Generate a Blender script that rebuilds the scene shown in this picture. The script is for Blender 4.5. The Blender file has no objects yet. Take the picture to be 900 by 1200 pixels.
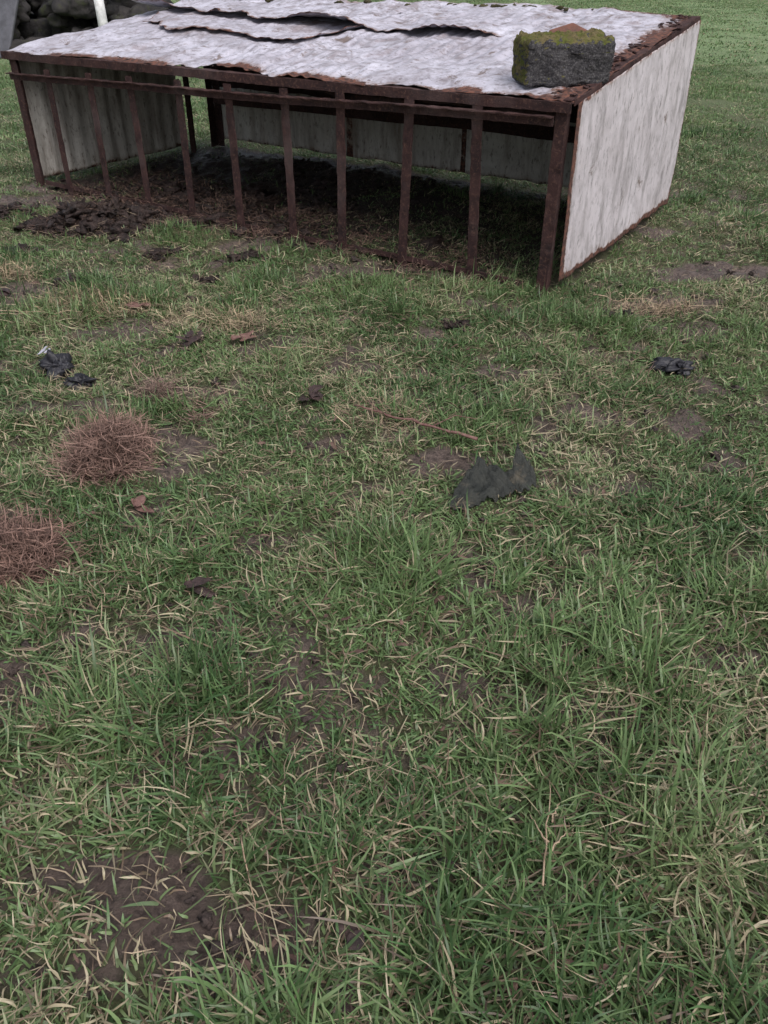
import bpy, math, random
import numpy as np
from mathutils import Vector, noise as mn
random.seed(4); rng=np.random.default_rng(11)
sc=bpy.context.scene
# ---------------------------------------------------------------- helpers
def link(o,parent=None):
    sc.collection.objects.link(o)
    if parent: o.parent=parent
    return o
def mesh_obj(name,verts,faces,mat=None,parent=None,smooth=False):
    m=bpy.data.meshes.new(name); m.from_pydata([tuple(v) for v in verts],[],faces); m.update()
    if mat: m.materials.append(mat)
    if smooth: m.polygons.foreach_set('use_smooth',[True]*len(m.polygons))
    return link(bpy.data.objects.new(name,m),parent)
def vn(x,y,seed=0):
    x=np.asarray(x,float); y=np.asarray(y,float)
    xi=np.floor(x); yi=np.floor(y); fx=x-xi; fy=y-yi
    fx=fx*fx*(3-2*fx); fy=fy*fy*(3-2*fy)
    def h(a,b):
        v=np.sin(a*127.1+b*311.7+seed*74.7)*43758.5453
        return v-np.floor(v)
    return (h(xi,yi)*(1-fx)+h(xi+1,yi)*fx)*(1-fy)+(h(xi,yi+1)*(1-fx)+h(xi+1,yi+1)*fx)*fy
def fbm(x,y,seed=0,o=4):
    r=0;a=.5;t=0
    for i in range(o):
        r=r+a*vn(np.asarray(x)*2**i+i*17.3,np.asarray(y)*2**i-i*9.1,seed+i); t+=a; a*=.5
    return r/t
def sst(a,b,x): 
    t=np.clip((x-a)/(b-a),0,1); return t*t*(3-2*t)
# ---------------------------------------------------------------- node helpers
class M:
    def __init__(s,name,rough=.8,spec=.3):
        s.m=bpy.data.materials.new(name); s.m.use_nodes=True; s.nt=s.m.node_tree; s.N=s.nt.nodes; s.L=s.nt.links
        s.b=s.N['Principled BSDF']; s.b.inputs['Roughness'].default_value=rough
        s.b.inputs['Specular IOR Level'].default_value=spec
        s.tc=s.N.new('ShaderNodeTexCoord').outputs['Object']
    def noise(s,scale,detail=6,rough=.6,stretch=None,dist=0):
        n=s.N.new('ShaderNodeTexNoise'); n.inputs['Scale'].default_value=scale; n.inputs['Detail'].default_value=detail
        n.inputs['Roughness'].default_value=rough; n.inputs['Distortion'].default_value=dist
        if stretch:
            mp=s.N.new('ShaderNodeMapping'); mp.inputs['Scale'].default_value=stretch
            s.L.new(s.tc,mp.inputs[0]); s.L.new(mp.outputs[0],n.inputs['Vector'])
        else: s.L.new(s.tc,n.inputs['Vector'])
        return n.outputs[0]
    def rng(s,v,a,b,c=0,d=1):
        n=s.N.new('ShaderNodeMapRange'); n.inputs[1].default_value=a; n.inputs[2].default_value=b
        n.inputs[3].default_value=c; n.inputs[4].default_value=d; s.L.new(v,n.inputs[0]); return n.outputs[0]
    def math(s,op,a,b=0.):
        n=s.N.new('ShaderNodeMath'); n.operation=op; n.use_clamp=False
        for i,v in enumerate((a,b)):
            if isinstance(v,(int,float)): n.inputs[i].default_value=v
            else: s.L.new(v,n.inputs[i])
        return n.outputs[0]
    def mix(s,f,a,b):
        n=s.N.new('ShaderNodeMix'); n.data_type='RGBA'
        if isinstance(f,(int,float)): n.inputs[0].default_value=f
        else: s.L.new(f,n.inputs[0])
        for i,v in ((6,a),(7,b)):
            if isinstance(v,tuple): n.inputs[i].default_value=(*v,1)
            else: s.L.new(v,n.inputs[i])
        return n.outputs[2]
    def attr(s,name,out='Fac'):
        n=s.N.new('ShaderNodeAttribute'); n.attribute_name=name; return n.outputs[out]
    def bump(s,h,st=.5,d=.01):
        n=s.N.new('ShaderNodeBump'); n.inputs['Strength'].default_value=st; n.inputs['Distance'].default_value=d
        s.L.new(h,n.inputs['Height']); s.L.new(n.outputs[0],s.b.inputs['Normal'])
    def col(s,c): 
        if isinstance(c,tuple): s.b.inputs['Base Color'].default_value=(*c,1)
        else: s.L.new(c,s.b.inputs['Base Color'])
    def rgh(s,v): s.L.new(v,s.b.inputs['Roughness'])
def rust_mat(name,a=(.065,.033,.031),b=(.028,.017,.018),c=(.135,.074,.058)):
    k=M(name,.85,.2); n=k.noise(9,8,.65); n2=k.noise(60,5,.7); n3=k.noise(3,4,.6)
    x=k.mix(k.rng(n,.35,.65),a,b); x=k.mix(k.rng(n2,.52,.68,0,.8),x,c); x=k.mix(k.rng(n3,.5,.7,0,.6),x,(.105,.075,.073))
    k.col(x); k.bump(k.noise(120,6,.7),.8,.006); return k.m
RUST=rust_mat('rusty_iron'); BROWND=rust_mat('dark_brown_sheet',(.04,.02,.018),(.018,.012,.012),(.08,.035,.025))
def paint_mat(name,base,base2,dirt,stretch,specks=.62,blot=.6,stain=None):
    k=M(name,.6,.35)
    n1=k.noise(2.2,5,.6); x=k.mix(k.rng(n1,.35,.65),base,base2)
    bl=k.noise(5,9,.72,None,1.2); x=k.mix(k.rng(bl,.48,.64,0,blot),x,tuple(.55*a+.45*b for a,b in zip(dirt,base)))
    st=k.noise(10,8,.7,stretch); x=k.mix(k.rng(st,.48,.66,0,.8),x,dirt)
    if stain: x=k.mix(k.rng(k.noise(3.1,10,.72,None,.4),.53,.62,0,.75),x,stain)
    fine=k.noise(38,6,.7,tuple(max(v,.45) for v in stretch)); x=k.mix(k.rng(fine,.54,.66,0,.8),x,tuple(d*.7 for d in dirt))
    x=k.mix(k.rng(k.noise(6,9,.75,None,.6),specks,specks+.06,0,.85),x,(.13,.09,.07))
    r=k.math('ADD',k.attr('rust'),k.math('MULTIPLY',k.math('SUBTRACT',k.noise(14,9,.78),.5),1.5))
    rc=k.mix(k.rng(k.noise(40,5,.6),.4,.6),(.15,.065,.045),(.05,.028,.025))
    x=k.mix(k.rng(r,.25,.5,0,.5),x,(.27,.18,.13)); x=k.mix(k.rng(r,.42,.54),x,rc)
    k.col(x); k.rgh(k.rng(r,.4,.6,.5,.9)); k.bump(k.noise(30,7,.7),.4,.008); return k.m
ROOFM=paint_mat('weathered_galvanised_roof',(.58,.57,.65),(.42,.40,.46),(.18,.155,.165),(1,1,1),.565,.9,(.24,.20,.21))
SIDEM=paint_mat('peeling_white_panel',(.62,.58,.61),(.52,.48,.50),(.24,.22,.225),(1,1,.35),.62,.65)
INM=paint_mat('dirty_corrugated_wall',(.66,.64,.60),(.50,.47,.43),(.22,.18,.15),(1,1,.15),.64)

# ---------------------------------------------------------------- ground functions
FR=np.array([.865,4.44]); FL=np.array([-2.75,6.99]); BR=np.array([1.987,6.28])
EA=FL-FR; EB=BR-FR; LA=np.linalg.norm(EA); LB=np.linalg.norm(EB); det=EA[0]*EB[1]-EA[1]*EB[0]
def sd(x,y):
    rx=x-FR[0]; ry=y-FR[1]
    return (rx*EB[1]-ry*EB[0])/det, (EA[0]*ry-EA[1]*rx)/det
PATCH=[(-.45,.94,.16,.10,.85),(-.24,.90,.14,.08,.85),(-.65,.97,.12,.08,.85),(-.22,.80,.12,.04,.7),(.88,1.59,.12,.06,.8),(-.22,2.73,.11,.10,.85),(.244,2.6,.13,.11,.85),
(.283,2.03,.09,.07,.8),(-.32,2.12,.09,.07,.65),(-1.98,5.84,.42,.32,1),(1.93,4.85,.42,.17,.9),(1.45,4.25,.36,.15,.7),(-.96,1.53,.13,.08,.8),
(-.63,1.65,.11,.06,.7),(.83,2.93,.14,.09,.7),(1.17,2.93,.15,.09,.75),(.56,3.4,.13,.1,.65),(-2.0,4.4,.3,.25,.65),(-.8,2.75,.14,.10,.75),(-2.6,6.5,.4,.25,.8),
(1.5,3.9,.2,.12,.6),(2.3,4.5,.25,.15,.7),(-.55,3.7,.15,.12,.6),(.75,.72,.10,.06,.6),(-1.3,3.9,.3,.15,.6),(0.1,4.9,.6,.16,.5),(-.9,5.3,.3,.18,.7),(-1.4,4.95,.2,.12,.6),(.1,1.3,.08,.04,.45)]
KEEP=[(.365,2.35,.17,.13),(-.98,2.60,.15,.16),(-1.10,2.03,.16,.15),(-1.43,3.38,.09,.09),(-1.28,3.22,.06,.06),(1.263,3.36,.08,.07),(-.93,3.15,.08,.08),(-.80,2.28,.05,.06),(-.66,3.72,.06,.05),(-1.26,4.1,.07,.07),(-.05,.84,.06,.05),(-.05,.74,.05,.04),(-.52,1.85,.05,.05)]
def keepf(x,y):
    m=np.ones_like(x)
    for a,b,rx,ry in KEEP: m=np.minimum(m,.25+.75*sst(.6,1.3,np.sqrt(((x-a)/rx)**2+((y-b)/ry)**2)))
    return m
def inside(x,y):
    s,d=sd(x,y); w=(fbm(x*6,y*6,141,3)-.5)*.25
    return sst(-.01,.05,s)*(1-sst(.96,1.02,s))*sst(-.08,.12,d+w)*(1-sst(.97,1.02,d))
def heaps(x,y):
    h=.10*np.exp(-(((x+1.95)/.26)**2+((y-5.86)/.20)**2))
    s,d=sd(x,y)
    h=h+.08*np.exp(-(((s-.56)/.06)**2+((d-.09)/.08)**2))+.06*np.exp(-(((s-.43)/.04)**2+((d-.09)/.08)**2))+.07*np.exp(-(((s-.76)/.09)**2+((d-.2)/.15)**2))+.05*np.exp(-(((s-.35)/.12)**2+((d-.6)/.2)**2))
    return h
def mud(x,y):
    x=np.asarray(x,float); y=np.asarray(y,float)
    wx=x+(fbm(x*7,y*7,5,3)-.5)*.26; wy=y+(fbm(x*7,y*7,8,3)-.5)*.22
    m=np.zeros_like(x)
    for px,py,rx,ry,k in PATCH:
        q=np.sqrt(((wx-px)/rx)**2+((wy-py)/ry)**2); m=np.maximum(m,k*(1-sst(.45,1.3,q)))
    fade=1-sst(6,10,y)
    m=np.maximum(m,.58*sst(.60,.72,fbm(x*5,y*5,21,4))*fade)
    m=np.maximum(m,.45*sst(.58,.70,fbm(x*13,y*13,121,3))*fade)
    s,d=sd(x,y)
    m=np.maximum(m,inside(x,y)*(.18+.62*sst(.22,.5,s+(fbm(x*4,y*4,151,3)-.5)*.3)))
    lip=(1-sst(.02,.09,np.abs(d+(fbm(x*5,y*5,161,3)-.5)*.14)))*sst(.15,.4,s)*(1-sst(1.0,1.05,s)); m=np.maximum(m,.7*lip)
    return np.clip(m,0,1)
def gh(x,y,mm=None):
    x=np.asarray(x,float); y=np.asarray(y,float)
    if mm is None: mm=mud(x,y)
    z=(fbm(x*3,y*3,31,4)-.5)*.06+(fbm(x*.7,y*.7,40,2)-.5)*.04+(fbm(x*9,y*9,33,3)-.5)*.03
    hp=heaps(x,y); z=z+hp*(.3+1.4*fbm(x*9,y*9,61,4))
    z=z+mm*(-.014+(fbm(x*14,y*14,51,4)-.5)*(.075+.5*hp))
    return z-.01
# ---------------------------------------------------------------- ground sheet
def axis(lo,hi,step,far,n=26):
    a=np.arange(lo,hi,step); g=np.geomspace(step*2,far,n)
    return np.concatenate([lo-g[::-1],a,hi+g])
X=axis(-4.2,4.2,.020,500); Y=axis(-.3,8.2,.020,500)
gx,gy=np.meshgrid(X,Y); gm=mud(gx,gy); gz=gh(gx,gy,gm)
def np_mesh(name,co,quads,mat,smooth=False,tris=None):
    m=bpy.data.meshes.new(name); m.vertices.add(len(co)); m.vertices.foreach_set('co',np.ascontiguousarray(co,np.float32).ravel())
    parts=[quads.ravel()] + ([tris.ravel()] if tris is not None else [])
    lv=np.concatenate(parts).astype(np.int32)
    st=np.arange(len(quads))*4
    if tris is not None: st=np.concatenate([st,len(quads)*4+np.arange(len(tris))*3])
    m.loops.add(len(lv)); m.loops.foreach_set('vertex_index',lv)
    m.polygons.add(len(st)); m.polygons.foreach_set('loop_start',st.astype(np.int32))
    if smooth: m.polygons.foreach_set('use_smooth',np.ones(len(st),bool))
    m.update(calc_edges=True); m.materials.append(mat)
    return m
nx,ny=len(X),len(Y); idx=np.arange(nx*ny).reshape(ny,nx)
q=np.stack([idx[:-1,:-1],idx[:-1,1:],idx[1:,1:],idx[1:,:-1]],-1).reshape(-1,4)
k=M('grassland_soil',.8,.4)
mu=k.attr('mud')
n=k.noise(5,8,.65); n2=k.noise(45,8,.7)
thatch=k.mix(k.rng(n2,.35,.65),(.045,.052,.024),(.11,.12,.053)); thatch=k.mix(k.rng(n,.45,.7,0,.6),thatch,(.12,.09,.062))
fargr=k.mix(k.rng(k.noise(.35,6,.6),.35,.65),(.155,.235,.10),(.20,.265,.13))
mudc=k.mix(k.rng(n,.35,.65),(.10,.074,.064),(.20,.152,.132)); mudc=k.mix(k.rng(n2,.48,.63,0,.85),mudc,(.05,.037,.034))
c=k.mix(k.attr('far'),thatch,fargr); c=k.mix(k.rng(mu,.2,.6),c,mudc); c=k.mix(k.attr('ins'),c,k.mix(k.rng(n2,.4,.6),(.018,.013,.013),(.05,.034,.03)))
k.col(c); k.rgh(k.rng(mu,.3,.9,.85,.36)); k.bump(k.noise(55,9,.72),1,.03)
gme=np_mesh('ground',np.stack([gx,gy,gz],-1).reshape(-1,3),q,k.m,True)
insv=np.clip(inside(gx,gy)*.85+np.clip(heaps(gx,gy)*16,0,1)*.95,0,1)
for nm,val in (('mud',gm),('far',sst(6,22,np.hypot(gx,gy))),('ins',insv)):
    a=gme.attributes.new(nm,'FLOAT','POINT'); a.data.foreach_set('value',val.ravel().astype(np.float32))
link(bpy.data.objects.new('ground',gme))
# ---------------------------------------------------------------- blades
def build_blades(name,b,az,azc,L,W,th0,th1,c0,c1,c2,levels,mat,parent=None,floor=True):
    N=len(L); ts=np.linspace(0,1,levels); pos=b.copy(); rows=[]; cols=[]
    prof={3:[.75,1.],4:[.7,1.,.72],5:[.6,1,.9,.6],6:[.8,1,1,.9,.6],9:[.9,1,1,1,1,1,.9,.7]}[levels]
    for i,t in enumerate(ts):
        if i>0:
            dt=ts[i]-ts[i-1]; tm=(ts[i]+ts[i-1])/2; an=th0+th1*tm; A=az+azc*tm
            stp=np.stack([np.sin(an)*np.cos(A),np.sin(an)*np.sin(A),np.cos(an)],-1)*(L*dt)[:,None]
            pos=pos+stp
            if floor: pos[:,2]=np.maximum(pos[:,2],b[:,2]+.003+.006*(i%2))
        C=(c0*(1-2*t)+c1*2*t) if t<.5 else (c1*(2-2*t)+c2*(2*t-1))
        if i<levels-1:
            A=az+azc*t; side=np.stack([-np.sin(A),np.cos(A),.5*np.sin(A*3.1+1)],-1)*(W*.5*prof[i])[:,None]
            rows+= [pos-side,pos+side]; cols+=[C,C]
        else: rows.append(pos); cols.append(C)
    K=len(rows); co=np.stack(rows,1).reshape(-1,3); cc=np.stack(cols,1).reshape(-1,3)
    base=(np.arange(N)*K)[:,None]; Q=[]
    for i in range(levels-2): Q.append(base+np.array([2*i,2*i+1,2*i+3,2*i+2]))
    Q=np.stack(Q,1).reshape(-1,4); T=base+np.array([K-3,K-2,K-1])
    me=np_mesh(name,co,Q,mat,True,T)
    at=me.color_attributes.new('Col','FLOAT_COLOR','POINT')
    at.data.foreach_set('color',np.concatenate([cc,np.ones((len(cc),1))],1).astype(np.float32).ravel())
    return link(bpy.data.objects.new(name,me),parent)
def blade_mat(name,trans=.3,rough=.45,spec=.35):
    k=M(name,rough,spec); c=k.attr('Col','Color'); k.col(c)
    t=k.N.new('ShaderNodeBsdfTranslucent'); k.L.new(c,t.inputs[0]); mx=k.N.new('ShaderNodeMixShader'); mx.inputs[0].default_value=trans
    k.L.new(k.b.outputs[0],mx.inputs[1]); k.L.new(t.outputs[0],mx.inputs[2]); k.L.new(mx.outputs[0],k.N['Material Output'].inputs[0]); return k.m
GM=blade_mat('grass_blades',.28,.36,.45); DM=blade_mat('dry_grass_blades',.15,.7)
grass_root=link(bpy.data.objects.new('grass',None))
def zone(name,y0,y1,kx,mx,dens,per,L0,L1,W,levels,spread,gain=1.):
    w=kx*y1+mx; area=2*w*(y1-y0); nt=int(area*dens/per)
    x=rng.uniform(-w,w,nt); y=rng.uniform(y0,y1,nt); ok=np.abs(x)<kx*y+mx; x=x[ok]; y=y[ok]
    m=mud(x,y); ok=rng.random(len(x))>m*.97; x=x[ok];y=y[ok]
    nt=len(x)
    lean=rng.uniform(0,2*np.pi,nt); coh=rng.random(nt)<.35; lean[coh]=(fbm(x*1.6,y*1.6,77,2)*9)[coh]
    tall=sst(.48,.68,fbm(x*2.1,y*2.1,181,3))
    tl=np.clip(.45+1.1*(fbm(x*4.5,y*4.5,61,3)-.2)+rng.normal(0,.2,nt),.3,1.5)*(.82+.6*tall)
    dark=fbm(x*1.8,y*1.8,91,3)-.10*tall; yel=fbm(x*3.1,y*3.1,99,3)-.08*tall
    tc=rng.normal(0,.25,nt)
    k=rng.poisson(per,nt)+1; I=np.repeat(np.arange(nt),k); N=len(I)
    ox=rng.normal(0,spread,N); oy=rng.normal(0,spread,N); bx=x[I]+ox; by=y[I]+oy
    s,d=sd(bx,by)
    ok=~((np.abs(s)<.012)&(d>0)&(d<1)|((np.abs(d-1)<.012)&(s>0)&(s<1))); 
    ok&=rng.random(N)>mud(bx,by)*.85
    I=I[ok];ox=ox[ok];oy=oy[ok];bx=bx[ok];by=by[ok];N=len(I)
    az=np.where(rng.random(N)<.5,np.arctan2(oy,ox),lean[I])+rng.normal(0,.8,N)
    kf=keepf(bx,by)
    L=rng.uniform(L0,L1,N)*tl[I]*np.where(rng.random(N)<.10,1.5,1)*kf
    m=mud(bx,by); L=L*(1-.35*m)
    th0=np.clip(np.abs(rng.normal(.9,.42,N))-.2*tall[I],0,1.6); th1=rng.uniform(-.3,1.3,N); th0=np.where(kf<.9,np.maximum(th0,1.1),th0)
    Wd=W*rng.uniform(.5,1.5,N)
    g1=np.array([.066,.132,.048]);g2=np.array([.145,.228,.090]);g3=np.array([.27,.33,.165]);st=np.array([.55,.47,.32]);br=np.array([.20,.14,.10])
    r=np.clip(sst(.3,.7,dark[I])+tc[I]+rng.normal(0,.24,N),0,1)[:,None]; c=g1*(1-r)+g2*r
    r=np.clip(sst(.4,.75,yel[I])*.5+rng.normal(0,.2,N),0,1)[:,None]; c=c*(1-r)+g3*r
    c=c*rng.uniform(.65,1.3,N)[:,None]*gain
    pst=.035+.15*sst(.45,.7,yel[I])+.18*m
    q=rng.random(N); isst=q<pst; isbr=q>1-.07-.08*m
    c[isst]=st*rng.uniform(.45,1.05,isst.sum())[:,None]; c[isbr]=br*rng.uniform(.4,1.2,isbr.sum())[:,None]
    dead=isst|isbr; th0[dead]=rng.uniform(1.0,1.5,dead.sum()); th1[dead]=rng.uniform(-.3,.5,dead.sum()); Wd[dead]*=.75
    root=c*.75+np.array([.045,.05,.02]); tip=c*1.12; tt=rng.random(N)<.08; tip[tt]=tip[tt]*.45+st*.5
    b=np.stack([bx,by,gh(bx,by,m)-.004],-1)
    b[dead,2]+=rng.uniform(.003,.03,dead.sum())
    build_blades(name,b,az,rng.normal(0,.8,N),L,Wd,th0,th1,root,c,tip,levels,GM,grass_root,floor=True)
    return N
tot=zone('grass_near',.25,2.4,.55,.9,15500,8,.035,.12,.0050,5,.020)
tot+=zone('grass_middle',2.4,4.6,.52,1.0,12500,9,.025,.09,.0050,4,.024)
tot+=zone('grass_around_shelter',4.6,8.5,.52,1.2,5800,9,.025,.075,.0058,3,.03)
tot+=zone('grass_behind_shelter',8.5,16,.52,1.5,2000,8,.03,.07,.0085,3,.05,1.1)
tot+=zone('grass_field',16,48,.5,2,250,8,.03,.055,.026,3,.2,1.12)
print('blades',tot)
N=26000; x=rng.uniform(-3.3,3.3,N); y=rng.uniform(.25,6.2,N); ok=(np.abs(x)<.55*y+.8)&(rng.random(N)<(.2+.8*sst(.4,.65,fbm(x*2.5,y*2.5,99,3)))); x=x[ok];y=y[ok];N=len(x)
c=np.array([.42,.33,.23])*rng.uniform(.25,1.15,N)[:,None]; 
build_blades('dry_thatch',np.stack([x,y,gh(x,y)+rng.uniform(.0,.03,N)],-1),rng.uniform(0,6.28,N),rng.normal(0,.8,N),rng.uniform(.02,.11,N),rng.uniform(.0012,.0034,N),rng.uniform(1.25,1.65,N),rng.normal(0,.2,N),c*.8,c,c,4,DM,grass_root)
# ---------------------------------------------------------------- dead tufts
def tuft(x0,y0,rx,ry,h,n,col,name='dead_grass_clump',Lr=(.05,.15)):
    r=np.sqrt(rng.random(n)); f=rng.uniform(0,6.28,n); x=x0+rx*r*np.cos(f)*(.6+.8*fbm(f*2,f,3,2)); y=y0+ry*r*np.sin(f)*(.6+.8*fbm(f*2,f,9,2))
    z=gh(x,y)+.008+h*(1-r**2)*rng.uniform(.1,1,n)*(.2+1.6*fbm(x*18,y*18,4,3))
    c=np.array(col)*(rng.uniform(.3,1.4,n)*(.3+1.4*fbm(x*25,y*25,14,3)))[:,None]
    build_blades(name,np.stack([x,y,z],-1),rng.normal(.9,.9,n)+np.where(rng.random(n)<.5,np.pi,0),rng.normal(0,2.2,n),rng.uniform(*Lr,n),rng.uniform(.001,.0034,n),rng.uniform(1.0,1.9,n),rng.normal(.2,.8,n),c*.6,c,c*1.1,9,DM,None,False)
tuft(-.98,2.62,.12,.18,.11,3200,(.29,.185,.15))
tuft(-1.13,2.03,.17,.14,.11,3200,(.25,.155,.125))
tuft(-.93,3.15,.08,.07,.04,450,(.30,.21,.17))
tuft(-.72,3.0,.05,.12,.02,120,(.28,.18,.15))
tuft(-2.2,4.7,.25,.12,.02,900,(.42,.33,.22))
tuft(1.4,4.15,.28,.09,.03,700,(.38,.29,.20))
tuft(-.8,3.95,.3,.15,.02,700,(.42,.33,.22))
tuft(-1.5,4.15,.35,.15,.02,900,(.44,.34,.22))
tuft(.0,2.9,.2,.12,.015,300,(.40,.31,.21))
# ---------------------------------------------------------------- lumps
def ico(sub):
    import bmesh
    bm=bmesh.new(); bmesh.ops.create_icosphere(bm,subdivisions=sub,radius=1); v=[q.co.copy() for q in bm.verts]; f=[[q.index for q in p.verts] for p in bm.faces]; bm.free(); return v,f
ICO={s:ico(s) for s in (1,2,3,4)}
class Acc:
    def __init__(s): s.v=[];s.f=[]
    def lump(s,c,r,sub=3,amp=.35,fr=1.4,rot=0,box=0.):
        V,F=ICO[sub]; o=len(s.v); off=Vector((random.uniform(-50,50),)*3)
        for p in V:
            q=p.copy()
            if box>0:
                mxx=max(abs(q.x),abs(q.y),abs(q.z)); q=q.lerp(q/mxx*.8,box)
            d=1+amp*mn.fractal(p*fr+off,1.0,2.0,4)
            q=Vector((q.x*r[0]*d,q.y*r[1]*d,q.z*r[2]*d)); cr,sr=math.cos(rot),math.sin(rot)
            s.v.append((c[0]+q.x*cr-q.y*sr,c[1]+q.x*sr+q.y*cr,c[2]+q.z))
        s.f+=[[o+i for i in t] for t in F]
    def leaf(s,c,L,W,az,tilt,curl):
        o=len(s.v); nu=7; fold=random.uniform(-1,1); ph=random.uniform(0,6)
        ca,sa=math.cos(az),math.sin(az)
        for i in range(nu):
            t=i/(nu-1); w=W*math.sin(math.pi*(.05+.9*t))**.7
            for j in (-2,-1,0,1,2):
                lx=(t-.5)*L*(1+.08*math.sin(j*2+ph)); ly=j*w*.25*random.uniform(.8,1.2); lz=fold*abs(j)*curl*W*.25+math.sin(t*5+ph)*curl*L*.12+lx*tilt+random.uniform(-.07,.07)*W
                s.v.append((c[0]+lx*ca-ly*sa,c[1]+lx*sa+ly*ca,c[2]+lz))
        for i in range(nu-1):
            for j in range(4): a=o+i*5+j; s.f.append([a,a+1,a+6,a+5])
    def obj(s,name,mat,parent=None,smooth=True): return mesh_obj(name,s.v,s.f,mat,parent,smooth)
def simple(name,a,b,sc_=12,rough=.8,bsc=60,bs=.6,spec=.3,bd=.01):
    k=M(name,rough,spec); k.col(k.mix(k.rng(k.noise(sc_,7,.65),.35,.65),a,b)); k.bump(k.noise(bsc,7,.7),bs,bd); return k.m
MUDM=simple('wet_mud',(.020,.014,.013),(.065,.043,.038),22,.42,60,1,.35,.02)
LEAFM=simple('dead_leaf',(.12,.06,.05),(.22,.13,.11),30,.65)
DLEAFM=simple('rotting_leaf',(.025,.018,.018),(.075,.048,.045),30,.45)
BLKM=simple('black_plastic',(.014,.014,.018),(.04,.04,.048),18,.38,30,.5)
def g(x,y): return float(gh(np.array([x]),np.array([y]))[0])
A=Acc()
for i in range(480):
    r=random.random()**.6; f=random.uniform(0,6.28); x=-1.95+.48*r*math.cos(f); y=5.86+.36*r*math.sin(f); s_=random.uniform(.006,.022) if i%9 else random.uniform(.03,.05)
    A.lump((x,y,g(x,y)+random.uniform(-.004,.012)),(s_*1.7,s_*1.2,s_*.8),2 if s_<.03 else 3,1.9,2.2,random.uniform(0,3))
A.obj('mud_heap',MUDM)
for (cx,cy,rr,nn) in [(-2.75,6.15,.18,70),(-1.35,5.15,.09,36),(-.85,5.05,.07,26),(-2.25,5.2,.08,26),(-1.0,4.62,.05,16),(-1.75,4.55,.06,18),(.35,3.9,.04,10),(1.15,4.05,.05,12)]:
    A=Acc()
    for i in range(nn):
        x=random.gauss(cx,rr*.6); y=random.gauss(cy,rr*.45); s_=random.uniform(.006,.026)
        A.lump((x,y,g(x,y)+random.uniform(.004,.022)),(s_*1.6,s_*1.2,s_*.8),2,1.7,2.2,random.uniform(0,3))
    A.obj('dung_clump',MUDM)
def strandsxy(name,x,y,colr,h,l,w=(.0015,.005)):
    n=len(x); c=np.array(colr)*rng.uniform(.2,1.3,n)[:,None]
    build_blades(name,np.stack([x,y,gh(x,y)+rng.uniform(.0,h,n)],-1),rng.uniform(0,6.28,n),rng.normal(0,1.6,n),rng.uniform(*l,n),rng.uniform(*w,n),rng.uniform(1.1,1.8,n),rng.normal(0,.5,n),c*.7,c,c,4,DM)
def strands(name,ss,dd,n,colr,h=.05,l=(.03,.12)):
    s=np.clip(rng.choice(ss,n)+rng.normal(0,.035,n),.02,.985); d=np.clip(rng.choice(dd,n)+rng.normal(0,.06,n),-.07,.95)
    strandsxy(name,FR[0]+s*EA[0]+d*EB[0],FR[1]+s*EA[1]+d*EB[1],colr,h,l)
strands('hay_litter',[.42,.46,.55,.6,.7,.75,.85,.3,.15],[-.03,.0,.04,.08,.12,.25],5200,(.21,.135,.105),.045)
strandsxy('muddy_straw',rng.normal(-1.95,.27,1500),rng.normal(5.86,.21,1500),(.17,.11,.085),.03,(.02,.09))
A=Acc()
for i in range(900):
    s=random.choice([random.gauss(.45,.035),random.gauss(.56,.04),random.gauss(.62,.03),random.gauss(.75,.06),random.uniform(.1,.98)]); d=random.choice([random.gauss(.0,.035),random.gauss(.09,.05),random.gauss(.2,.1),random.uniform(.1,.95)])
    if not(0.02<s<.98 and d<.95): continue
    p=FR+s*EA+d*EB; r=random.uniform(.006,.024) if i%10 else random.uniform(.03,.045)
    A.lump((p[0],p[1],g(*p)+random.uniform(-.003,.01)),(r*1.7,r*1.1,r*.75),2,1.9,2.2,random.uniform(0,3))
A.obj('soil_clods',MUDM)
A=Acc()
for i in range(560):
    y=.5+4.6*random.random()**1.2; x=random.uniform(-1,1)*(.52*y+.3); mm=float(mud(np.array([x]),np.array([y]))[0])
    if random.random()>.18+mm: continue
    r=random.uniform(.003,.010)*(1+.2*y); A.lump((x,y,g(x,y)+random.uniform(.002,.016)),(r*1.5,r,r*.7),2,1.6,2,random.uniform(0,3))
A.obj('scattered_mud_crumbs',simple('drying_mud',(.05,.037,.034),(.12,.09,.08),22,.6,60,1,.3,.02))
A=Acc()
for i in range(230):
    y=.6+4.8*random.random(); x=random.uniform(-1,.6)*(.52*y+.3); L_=random.uniform(.008,.024)*(1+.16*y)
    A.leaf((x,y,g(x,y)+random.uniform(.015,.035)),L_,L_*random.uniform(.3,.7),random.uniform(0,6),random.uniform(-.4,.4),.6)
A.obj('leaf_fragments',simple('leaf_fragment',(.06,.032,.028),(.20,.13,.10),9,.6))
def leafobj(name,x,y,L,W,az,mat,n=1,lift=.04):
    A=Acc()
    for i in range(n): A.leaf((x+random.uniform(-1,1)*L*.3*(n>1),y+random.uniform(-1,1)*L*.3*(n>1),g(x,y)+lift+.008*i),L*random.uniform(.6,1),W,az+random.uniform(-.8,.8)*(n>1),random.uniform(-.2,.2),.6)
    o=A.obj(name,mat); md=o.modifiers.new('s','SUBSURF'); md.levels=md.render_levels=1; return o
for (x,y,L,W,az,n) in [(-.80,2.30,.12,.035,2.2,2),(-1.26,4.14,.10,.05,.3,3),(-.667,3.75,.10,.05,.8,3)]:
    leafobj('dead_leaf',x,y,L,W,az,LEAFM,n,.025)
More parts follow.
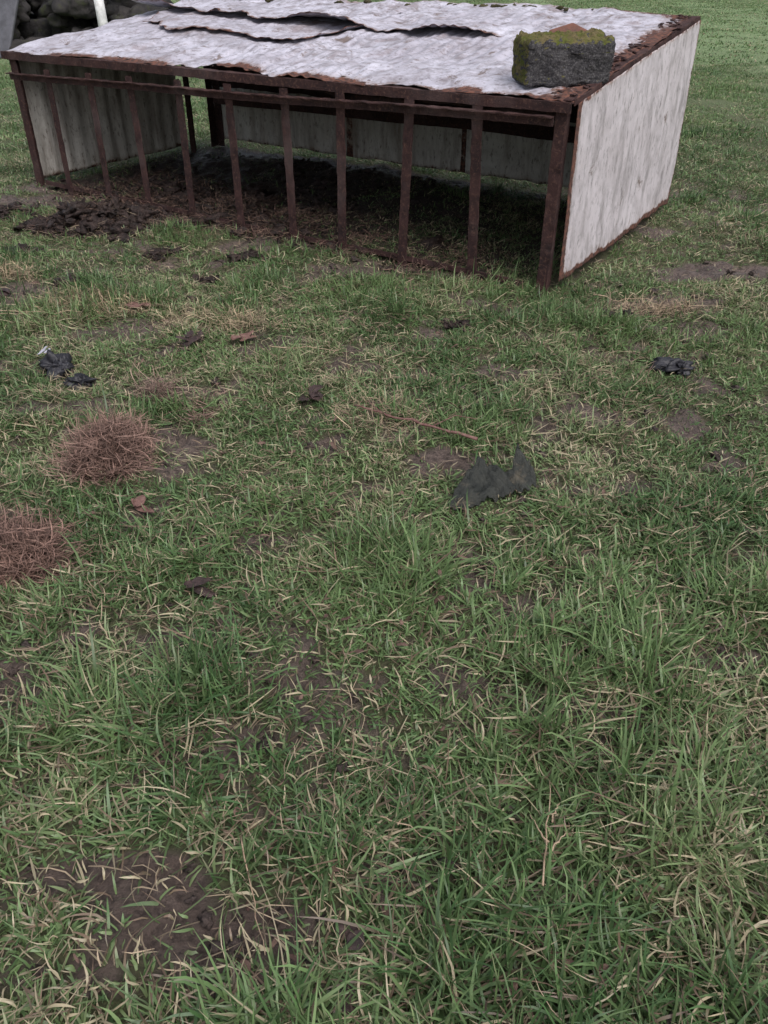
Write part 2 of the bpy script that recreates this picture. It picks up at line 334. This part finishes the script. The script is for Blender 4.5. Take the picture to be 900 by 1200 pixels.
for (x,y,L,W,az,n) in [(-.055,.86,.06,.032,.2,2),(-.05,.75,.055,.035,1.2,2),(-.52,1.87,.08,.035,.2,4),(-.87,3.68,.14,.05,1.4,5),(-.295,3.09,.10,.05,1.5,4),(-1.12,2.03,.08,.05,.2,3),(-2.05,4.35,.12,.06,.2,4)]:
    leafobj('rotting_leaf',x,y,L,W,az,DLEAFM,n,.018)
def crumple(name,x,y,rx,ry,h,mat,rot=0):
    A=Acc(); A.lump((x,y,g(x,y)+.03),(rx,ry,h),4,1.1,1.3,rot); A.lump((x+rx*.5,y-ry*.3,g(x,y)+.025),(rx*.5,ry*.6,h*.8),4,1.2,1.6,rot+1); return A.obj(name,mat)
crumple('crumpled_black_plastic',-1.43,3.40,.065,.06,.05,BLKM); crumple('crumpled_black_plastic',-1.28,3.24,.05,.035,.025,BLKM)
crumple('crumpled_black_plastic',1.263,3.375,.065,.04,.03,BLKM)
A=Acc(); A.leaf((-1.49,3.43,g(-1.49,3.43)+.085),.05,.025,.6,.5,.4); A.leaf((-1.46,3.41,g(-1.49,3.43)+.09),.04,.02,1.2,.2,.4); A.obj('white_paper_scrap',simple('white_paper',(.5,.5,.56),(.3,.3,.35)))
# torn scrap
prof=[(-.155,-.085,-.06),(-.13,-.10,-.01),(-.10,-.095,.03),(-.08,-.09,.065),(-.06,-.075,.07),(-.045,-.065,.095),(-.02,-.06,.07),(0,-.055,.075),(.025,-.05,.08),(.05,-.045,.045),(.07,-.03,.06),(.085,-.03,.11),(.10,-.028,.155),(.115,-.025,.10),(.135,-.015,.09),(.15,.0,.02)]
V=[];F=[];nv=19
P=[]
for i in range(len(prof)-1):
    for k_ in range(6):
        t=k_/6; P.append([prof[i][j]*(1-t)+prof[i+1][j]*t for j in range(3)])
P.append(prof[-1])
for i,(u,a_,b_) in enumerate(P):
    a_+=.016*mn.noise(Vector((u*70,1,7))); b_+=.014*mn.noise(Vector((u*90,5,2)))
    for j in range(nv):
        t=j/(nv-1); w=a_+(b_-a_)*t
        z=.018+max(0,w+.07)*.42+.030*abs(mn.noise(Vector((u*13,w*15,3))))+.022*abs(mn.noise(Vector((u*26+w*18,w*10,9))))+.006*mn.noise(Vector((u*70,w*70,3)))
        V.append((.362+u*.98,2.37+w*.95+.10*u,g(.36,2.4)+z))
for i in range(len(P)-1):
    for j in range(nv-1): a_=i*nv+j; F.append([a_,a_+nv,a_+nv+1,a_+1])
k=M('grimy_rubber_sheet',.42,.45); c=k.mix(k.rng(k.noise(22,7,.65),.35,.65),(.014,.017,.015),(.036,.038,.032)); c=k.mix(k.rng(k.noise(12,8,.7),.56,.68,0,.8),c,(.10,.085,.06)); k.col(c); k.bump(k.noise(70,8,.75),.9,.01)
o=mesh_obj('torn_rubber_scrap',V,F,k.m,None,True); md=o.modifiers.new('t','SOLIDIFY'); md.thickness=.004
def tube(A,pts,r0,r1,n=7):
    o=len(A.v); pts=[Vector(p) for p in pts]
    for i,p in enumerate(pts):
        d=(pts[min(i+1,len(pts)-1)]-pts[max(i-1,0)]).normalized(); s=d.cross(Vector((0,0,1))).normalized() if abs(d.z)<.95 else Vector((1,0,0)); u=s.cross(d)
        r=(r0+(r1-r0)*i/(len(pts)-1))*random.uniform(.85,1.15)
        for j in range(n): a_=6.283*j/n; q=p+s*math.cos(a_)*r+u*math.sin(a_)*r; A.v.append(tuple(q))
    for i in range(len(pts)-1):
        for j in range(n): A.f.append([o+i*n+j,o+i*n+(j+1)%n,o+(i+1)*n+(j+1)%n,o+(i+1)*n+j])
    A.f.append([o+j for j in range(n)][::-1]); A.f.append([o+(len(pts)-1)*n+j for j in range(n)])
def path(p,q,n=10,w=.01,lift=.05):
    return [(p[0]+(q[0]-p[0])*t+random.uniform(-w,w),p[1]+(q[1]-p[1])*t+random.uniform(-w,w),g(p[0]+(q[0]-p[0])*t,p[1]+(q[1]-p[1])*t)+lift+random.uniform(-w,w)*.4) for t in [i/n for i in range(n+1)]]
STM=simple('brown_twig',(.13,.06,.055),(.24,.14,.12),30,.6); STR=simple('dry_straw',(.50,.38,.27),(.33,.23,.16),30,.6)
A=Acc(); pp=path((-.117,2.93),(.34,2.70),14,.006,.045); tube(A,pp,.003,.0065); tube(A,[pp[9],(pp[9][0]+.09,pp[9][1]+.05,pp[9][2]+.02),(pp[9][0]+.17,pp[9][1]+.04,pp[9][2]+.01)],.0025,.0012); tube(A,[pp[3],(pp[3][0]-.05,pp[3][1]+.06,pp[3][2]+.02)],.003,.0012); A.obj('twig',STM)
def stalk(name,segs,r=.0028,lift=.045):
    A=Acc()
    for p,q in segs: tube(A,path(p,q,9,.003,lift),r,r*.4,5)
    A.obj(name,STR)
stalk('dry_stalk',[((.30,.93),(.355,1.17)),((.325,1.0),(.37,1.05)),((.325,1.02),(.30,1.09)),((.34,1.07),(.365,1.12))],.0024,.055)
stalk('dry_stalk',[((-.01,1.09),(.10,1.04)),((.03,1.07),(.06,1.10))],.0018)
stalk('dry_stalk',[((-.29,1.05),(-.21,.80))],.0018); stalk('dry_stalk',[((-.52,3.56),(-.20,3.50))],.003)
stalk('dry_stalk',[((-2.1,3.95),(-1.5,4.02)),((-2.2,3.8),(-1.75,3.98))],.003); stalk('dry_stalk',[((-1.5,4.3),(-1.36,4.0))],.003)
stalk('dry_stalk',[((.1,.78),(.14,.70))],.0022); stalk('dry_stalk',[((1.1,4.3),(1.4,4.24))],.003)
# ---------------------------------------------------------------- shelter
SH=link(bpy.data.objects.new('livestock_shelter',None))
ea=Vector((*(EA/LA),0)); eb=Vector((*(EB/LB),0)); up=Vector((0,0,1))
def S(s,d,z): p=FR+s*EA+d*EB; return Vector((p[0],p[1],z))
def boxbeam(V,F,p0,p1,a,b,jit=.0022,sag=0.):
    n=max(2,int((p1-p0).length/.04)); o=len(V); ph=random.uniform(0,50)
    for i in range(n+1):
        c=p0.lerp(p1,i/n); c=c+Vector((0,0,sag*(mn.noise(Vector((i/n*3+ph,0,0))))))
        for w in (Vector((0,0,0)),a,a+b,b):
            V.append(c+w+Vector([random.uniform(-jit,jit) for _ in range(3)]))
    for i in range(n):
        for j in range(4): k0=o+i*4; F.append([k0+j,k0+(j+1)%4,k0+4+(j+1)%4,k0+4+j])
    F.append([o+3,o+2,o+1,o]); e=o+n*4; F.append([e,e+1,e+2,e+3])
def angle(name,p0,p1,a,b,wa,wb,t=.006,mat=RUST,sag=0.):
    V=[];F=[]; a=a.normalized(); b=b.normalized(); st=random.getstate(); random.seed(len(name)); boxbeam(V,F,p0,p1,a*wa,b*t,sag=sag); random.seed(len(name))
    boxbeam(V,F,p0+b*(t+.005)+a*.001,p1+b*(t+.005)+a*.001,a*t,b*wb,sag=sag); random.setstate(st); random.random()
    return mesh_obj(name,V,F,mat,SH)
ZF,ZB=.925,1.18
def zr(d): return ZF+(ZB-ZF)*d
angle('front_right_post',S(-.004,-.008,-.02),S(-.006,-.006,ZF-.004),ea,eb,.058,.05,.007)
angle('front_left_post',S(1.0,-.006,-.02),S(1.004,-.004,ZF-.004),-ea,eb,.075,.06,.008)
angle('back_right_post',S(.004,.985,-.02),S(.004,.985,ZB-.01),ea,-eb,.06,.06)
angle('back_left_post',S(.992,.985,-.02),S(.992,.985,ZB-.01),-ea,-eb,.09,.09)
angle('left_wall_end_post',S(.99,.80,-.02),S(.99,.80,zr(.8)-.02),-ea,eb,.06,.06)
angle('front_top_rail',S(-.012,-.016,ZF),S(1.015,-.016,ZF+.005),-up,eb,.048,.06,.006,RUST,.014)
angle('front_second_rail',S(.005,-.026,.868),S(.995,-.026,.80),-up,-eb,.046,.025,.006,RUST,.022)
angle('front_bottom_rail',S(.03,-.012,.005),S(.97,-.01,.02),up,eb,.03,.05,.006,RUST,.03)
angle('right_top_rail',S(-.013,.0,ZF+.012),S(-.013,1.01,ZB+.012),-up,ea,.028,.05)
angle('left_top_rail',S(1.012,.0,ZF),S(1.012,1.0,ZB),-up,-ea,.05,.05)
angle('back_top_rail',S(.0,1.005,ZB-.005),S(1.,1.005,ZB-.005),-up,-eb,.05,.05)
angle('back_middle_beam',S(.01,.965,.50),S(.985,.965,.47),-up,-eb,.11,.05,.006,RUST,.03)
for i,d in enumerate((.33,.66)): angle('roof_purlin_%d'%(i+1),S(.01,d,zr(d)-.03),S(.99,d,zr(d)-.03),-up,eb,.05,.05)
for i in range(1,10):
    s=i/10; zt=.868+(.80-.868)*s
    j=random.uniform(-.006,.006)
    angle('front_bar_%d'%i,S(s+j+.007,-.015+random.uniform(-.006,.004),-.03),S(s+random.uniform(-.004,.004)+.007,-.015,zt+.03),-ea,eb,.060,.032,.007)
V=[];F=[]
for i in range(61):
    s=.0+.62*i/60; h=.075*(1-sst(.25,.6,s))*(.55+.9*float(fbm(np.array([s*16.]),np.array([2.]),9,3)[0]))
    for j in range(4): z=ZF-.002-h*j/3; V.append(S(s,.012,z)+eb*(.004*math.sin(i*1.3+j)))
for i in range(60):
    for j in range(3): a_=i*4+j; F.append([a_,a_+4,a_+5,a_+1])
mesh_obj('fascia_strip',V,F,BROWND,SH,True)
def grid(name,nu,nv,fn,mat,rust=None,thick=.003,parent=SH):
    u,v=np.meshgrid(np.linspace(0,1,nu),np.linspace(0,1,nv)); co=fn(u,v)
    idx=np.arange(nu*nv).reshape(nv,nu); q=np.stack([idx[:-1,:-1],idx[:-1,1:],idx[1:,1:],idx[1:,:-1]],-1).reshape(-1,4)
    me=np_mesh(name,co.reshape(-1,3),q,mat,True)
    a=me.attributes.new('rust','FLOAT','POINT'); r=rust(u,v) if rust else np.zeros_like(u); a.data.foreach_set('value',np.ascontiguousarray(r,np.float32).ravel())
    o=link(bpy.data.objects.new(name,me),parent); md=o.modifiers.new('t','SOLIDIFY'); md.thickness=thick; md.offset=0; return o
def SS(s,d,z): return np.stack([FR[0]+s*EA[0]+d*EB[0],FR[1]+s*EA[1]+d*EB[1],z],-1)
def tri(x): return np.clip(np.abs((x%1)-.5)*4-1,-.7,.7)
def corr(s,d): return (.0010+.0030*sst(.4,.7,fbm(s*5,d*2.5,201,3)))*np.sin(s*LA/.085*2*np.pi)
def ridge(x,y,sd_): return 1-np.abs(2*fbm(x,y,sd_,3)-1)*3
def warp(s,d,sd_): return .045*(fbm(s*7,d*4,sd_,3)-.5)+.038*(fbm(s*20,d*8,sd_+5,3)-.5)+.012*np.clip(ridge(s*12,d*6,sd_+9),-.5,1)
def roof_low(u,v):
    s=-.012+1.024*u; df=-.010+.045*sst(.45,.75,fbm(s*9,0*s,3,4))+.03*(fbm(s*40,0*s,4,3)-.5); d=df+(.74-df)*v
    z=zr(d)+.004+corr(s,d)+(warp(s,d,12)+.010)*sst(0,.12,v)+ (1-sst(0,.10,v))*.035*np.clip(fbm(s*26,s*0,15,3)-.42,-.05,1)
    return SS(s,d,z)
ROOF_R=lambda s,d: .55*(1-sst(0,.06,s))+.35*(1-sst(.0,.06,d))+.22*(1-sst(.0,.22,s))
grid('roof_lower_sheet',620,120,roof_low,ROOFM,lambda u,v:ROOF_R(u,v)+.55*(1-sst(.0,.14,v))*sst(.38,.6,fbm(u*14,u*0,3,3)))
def roof_up(u,v):
    s=-.008+1.02*u; de=.50+.13*s+.07*(fbm(s*8,s*0,23,4)-.5)*2+.035*(fbm(s*35,s*0,24,3)-.5); d=de+(1.02-de)*v+.05*(fbm(s*25,s*0,27,3)-.6)*v
    lift=(.004+.065*sst(.3,.75,fbm(s*7,s*0,33,3))*sst(.1,.22,s))*np.exp(-(d-de)/.10)+.05*sst(.75,.9,s)*np.exp(-(d-de)/.12)
    z=zr(d)+.028+corr(s,d)+warp(s,d,18)+lift-.022*(1-sst(0,.18,s))
    return SS(s,d,z)
grid('roof_upper_sheet',620,100,roof_up,ROOFM,lambda u,v:.4*(1-sst(0,.05,u))+.25*(1-sst(0,.2,u))+.55*(1-sst(0,.08,v))+.4*sst(.9,1,v))
def roof_mid(u,v):
    s=.45+.5*u; de=.33+.10*s+.08*(fbm(s*9,s*0,53,4)-.5)*2+.03*(fbm(s*40,s*0,54,3)-.5)+.2*sst(.0,.12,.12-u)+.15*sst(.9,1,u); d=de+(.8-de)*v
    z=zr(d)+.016+corr(s,d)+warp(s,d,12)+.008+(.02*sst(.3,.7,fbm(s*9,s*0,43,3)))*np.exp(-(d-de)/.08)
    return SS(s,d,z)
grid('roof_loose_sheet',320,60,roof_mid,ROOFM,lambda u,v:.55*(1-sst(0,.10,v)))
def side(u,v):
    d=.008+.984*u; zb=.02+.05*fbm(d*14,d*0,7,4); zt=zr(d)-.006; z=zb+(zt-zb)*v
    w=.016*(fbm(d*4,z*3,70,3)-.5)+.0015*np.sin(d*LB/.15*6.28)
    p=SS(-.0155+0*d,d,z); p[...,0]+=w; return p
grid('right_side_panel',220,100,side,SIDEM,lambda u,v:.75*(1-sst(0,.05,v))+.45*sst(.955,1,v)+.9*(1-sst(0,.035,u))+.5*sst(.98,1,u)+.26*(1-sst(0,.2,v))+.22*(1-sst(0,.14,u)))
def left(u,v):
    d=.01+.78*u; z=.02+.02*fbm(d*14,d*0,17,3)+(zr(d)-.04)*v; p=SS(1.006+0*d,d,z); w=.008*tri(d*LB/.15); p[...,0]+=w*ea.x; p[...,1]+=w*ea.y; return p
grid('left_side_wall',420,40,left,INM,lambda u,v:.5*(1-sst(0,.08,v))+.3*sst(.9,1,v))
def back(u,v):
    s=.0+1.*u; z=.03+.03*fbm(s*20,s*0,27,3)+.45*v; p=SS(s,.99+0*s,z); w=.008*tri(s*LA/.15)+.02*(fbm(s*5,s*0,44,2)-.5); p[...,0]+=w*eb.x; p[...,1]+=w*eb.y; return p
grid('back_wall_lower',700,20,back,INM,lambda u,v:.45*(1-sst(0,.15,v))+.25*sst(.8,1,v)+.6*(np.abs(u-.37)<.006)+.5*(np.abs(u-.63)<.008)+.35*(np.abs(u-.12)<.006))
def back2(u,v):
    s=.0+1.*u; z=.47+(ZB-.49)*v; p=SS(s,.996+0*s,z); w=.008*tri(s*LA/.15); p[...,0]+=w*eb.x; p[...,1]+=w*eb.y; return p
grid('back_wall_upper',500,20,back2,BROWND)  # upper back wall coloured dark brown all over, lower wall stays pale
A=Acc()
for i in range(160):
    d=random.uniform(.0,1); p=S(random.gauss(.006,.007),d,zr(d)+.016); r=random.uniform(.003,.011); A.lump(p,(r*2,r*1.3,r*.5),2,.9,1.8,random.uniform(0,3))
A.obj('roof_rim_rust_flakes',RUST,SH)
A=Acc()
for i in range(60):
    s=random.choice([random.gauss(.30,.02),random.gauss(.27,.02),random.uniform(.1,.95)]); d=random.gauss(.98,.012); p=S(s,d,zr(d)+.035); r=random.uniform(.006,.02); A.lump(p,(r*2,r*1.2,r*.8),2,.7,1.8,random.uniform(0,3))
MOSS=simple('moss',(.03,.03,.016),(.08,.07,.03),25,.95,90,1)
A.obj('roof_moss',MOSS,SH)
A=Acc()
for i in range(45):
    s=random.uniform(.02,.95); d=random.uniform(.02,.9) if random.random()<.3 else random.gauss(.03,.015); r=random.uniform(.002,.007); A.lump(S(s,d,zr(d)+.012),(r*2.5,r*1.2,r*.5),2,.9,1.8,random.uniform(0,3))
A.obj('roof_dirt_crumbs',simple('dirt_crumbs',(.08,.06,.05),(.18,.12,.10)),SH)
# ---------------------------------------------------------------- stone block
import bmesh
bm=bmesh.new(); bmesh.ops.create_cube(bm,size=1); bmesh.ops.subdivide_edges(bm,edges=bm.edges[:],cuts=59,use_grid_fill=True)
SX,SY,SZ=.455,.25,.205
rot=math.radians(9); c0=Vector((.905,4.80,0)); zbase=zr(.14)+.012
for v in bm.verts:
    p=v.co.copy(); q=Vector((p.x*SX,p.y*SY,p.z*SZ))
    R=.024; inner=Vector([max(-h/2+R,min(h/2-R,x)) for x,h in zip(q,(SX,SY,SZ))]); dd=q-inner
    if dd.length>1e-6: q=inner+dd.normalized()*min(R,dd.length)
    nrm=(dd.normalized() if dd.length>0 else Vector((0,0,1)))
    q+=nrm*(.017*mn.fractal(q*7+Vector((3,1,8)),1,2,3)+.006*mn.fractal(q*45,1,2,4))
    if q.z>.05: q.z+=.012*mn.noise(q*9)+ .020*max(0,mn.fractal(q*28,1,2,4))
    cr,sr=math.cos(rot),math.sin(rot); x=q.x*cr-q.y*sr; y=q.x*sr+q.y*cr
    v.co=Vector((c0.x+x,c0.y+y,zbase+SZ/2+q.z+y*.10))
me=bpy.data.meshes.new('stone_block'); bm.to_mesh(me); bm.free(); me.polygons.foreach_set('use_smooth',[True]*len(me.polygons))
k=M('mossy_stone',.9,.25)
n=k.noise(22,8,.7); n2=k.noise(130,6,.75)
st=k.mix(k.rng(n,.35,.65),(.04,.038,.044),(.10,.095,.10)); st=k.mix(k.rng(n2,.53,.64,0,.85),st,(.22,.21,.21)); st=k.mix(k.rng(n2,.34,.47,.95,0),st,(.015,.015,.015))
geo=k.N.new('ShaderNodeNewGeometry'); sx=k.N.new('ShaderNodeSeparateXYZ'); k.L.new(geo.outputs['Normal'],sx.inputs[0])
upf=k.math('ADD',sx.outputs[2],k.math('MULTIPLY',sx.outputs[0],-.75)); f=k.math('ADD',upf,k.math('MULTIPLY',k.math('SUBTRACT',k.noise(16,7,.7),.5),1.6))
mo=k.mix(k.rng(k.noise(12,6,.7),.38,.6),(.11,.13,.022),(.19,.15,.075)); mo=k.mix(k.rng(k.noise(60,5,.7),.5,.65),mo,(.055,.05,.02))
k.col(k.mix(k.rng(f,.36,.54),st,mo)); k.bump(k.noise(100,8,.75),1,.016); me.materials.append(k.m)
link(bpy.data.objects.new('stone_block',me))
V=[(-.12,-.05,0),(.14,-.06,0),(.15,.03,0),(.03,.10,.02),(-.11,.06,0)]; T=[(x,y,z+.03+ (.055 if i in(3,) else .01*i)) for i,(x,y,z) in enumerate(V)]
bz=zr(.45)+.06
V=[(x+1.03,y+5.32,z+bz) for x,y,z in V+T]; F=[[4,3,2,1,0],[5,6,7,8,9]]+[[i,(i+1)%5,5+(i+1)%5,5+i] for i in range(5)]
o=mesh_obj('broken_roof_tile',V,F,simple('terracotta',(.20,.085,.06),(.10,.055,.045),20,.85)); md=o.modifiers.new('b','BEVEL'); md.width=.008; md.segments=2
# ---------------------------------------------------------------- background rubble
A=Acc()
for i in range(190):
    x=random.uniform(-10.5,-4.3); y=18.6+random.uniform(-1.1,1.1); h=random.random()*(1.35-.5*abs(y-18.6))*min(1,(x+10.9)/.8,(-3.9-x)/.8); r=random.uniform(.12,.36)
    A.lump((x,y,h),(r*1.35,r,r*.75),3,.6,1.2,random.uniform(0,3),.9)
k=M('dark_field_stone',.9,.25); n=k.noise(2.2,8,.65); c=k.mix(k.rng(n,.35,.65),(.018,.018,.019),(.06,.054,.052)); c=k.mix(k.rng(k.noise(5,7,.7),.54,.66),c,(.045,.05,.027)); k.col(c); k.bump(k.noise(12,8,.7),.9,.05)
A.obj('rubble_pile',k.m,None,True)
V=[(-7.35,17.2,0),(-6.75,17.0,0),(-6.35,17.5,1.35),(-6.95,17.7,1.5)]; V+=[(x+.02,y+.10,z+.02) for x,y,z in V]
o=mesh_obj('leaning_stone_slab',V,[[0,1,2,3],[7,6,5,4],[0,4,5,1],[1,5,6,2],[2,6,7,3],[3,7,4,0]],simple('grey_slate',(.13,.13,.15),(.07,.07,.08),4,.8,12,.6))
md=o.modifiers.new('b','BEVEL'); md.width=.03; md.segments=3
A=Acc(); tube(A,[(-5.02,17.3,-.05),(-5.03,17.3,.6),(-5.05,17.3,1.2)],.10,.085,12); A.obj('white_painted_post',simple('flaking_white_paint',(.75,.75,.75),(.5,.5,.5)))
# ---------------------------------------------------------------- light
w=bpy.data.worlds.new('World'); sc.world=w; w.use_nodes=True; nt=w.node_tree; bg=nt.nodes['Background']
sky=nt.nodes.new('ShaderNodeTexSky'); sky.sky_type='NISHITA'; sky.sun_disc=False; sky.sun_elevation=math.radians(55); sky.sun_rotation=math.radians(150); sky.air_density=1.0; sky.dust_density=4; sky.ozone_density=1
hs=nt.nodes.new('ShaderNodeHueSaturation'); hs.inputs['Saturation'].default_value=.45; nt.links.new(sky.outputs[0],hs.inputs['Color']); nt.links.new(hs.outputs[0],bg.inputs[0]); bg.inputs[1].default_value=.15
sl=bpy.data.lights.new('sun','SUN'); sl.energy=2.2; sl.angle=math.radians(50); sl.color=(1,.96,.96); so=link(bpy.data.objects.new('sun',sl)); so.rotation_euler=(math.radians(35),0,math.radians(30))
# ---------------------------------------------------------------- camera
cam=bpy.data.cameras.new('camera'); cam.sensor_fit='VERTICAL'; cam.sensor_height=36; cam.lens=29.4; cam.clip_end=2000; cam.clip_start=.02
co=link(bpy.data.objects.new('camera',cam)); co.location=(0,0,1.5); co.rotation_euler=(math.radians(90-33.5),0,0); sc.camera=co
sc.view_settings.view_transform='Standard'; sc.view_settings.look='None'; sc.view_settings.exposure=0
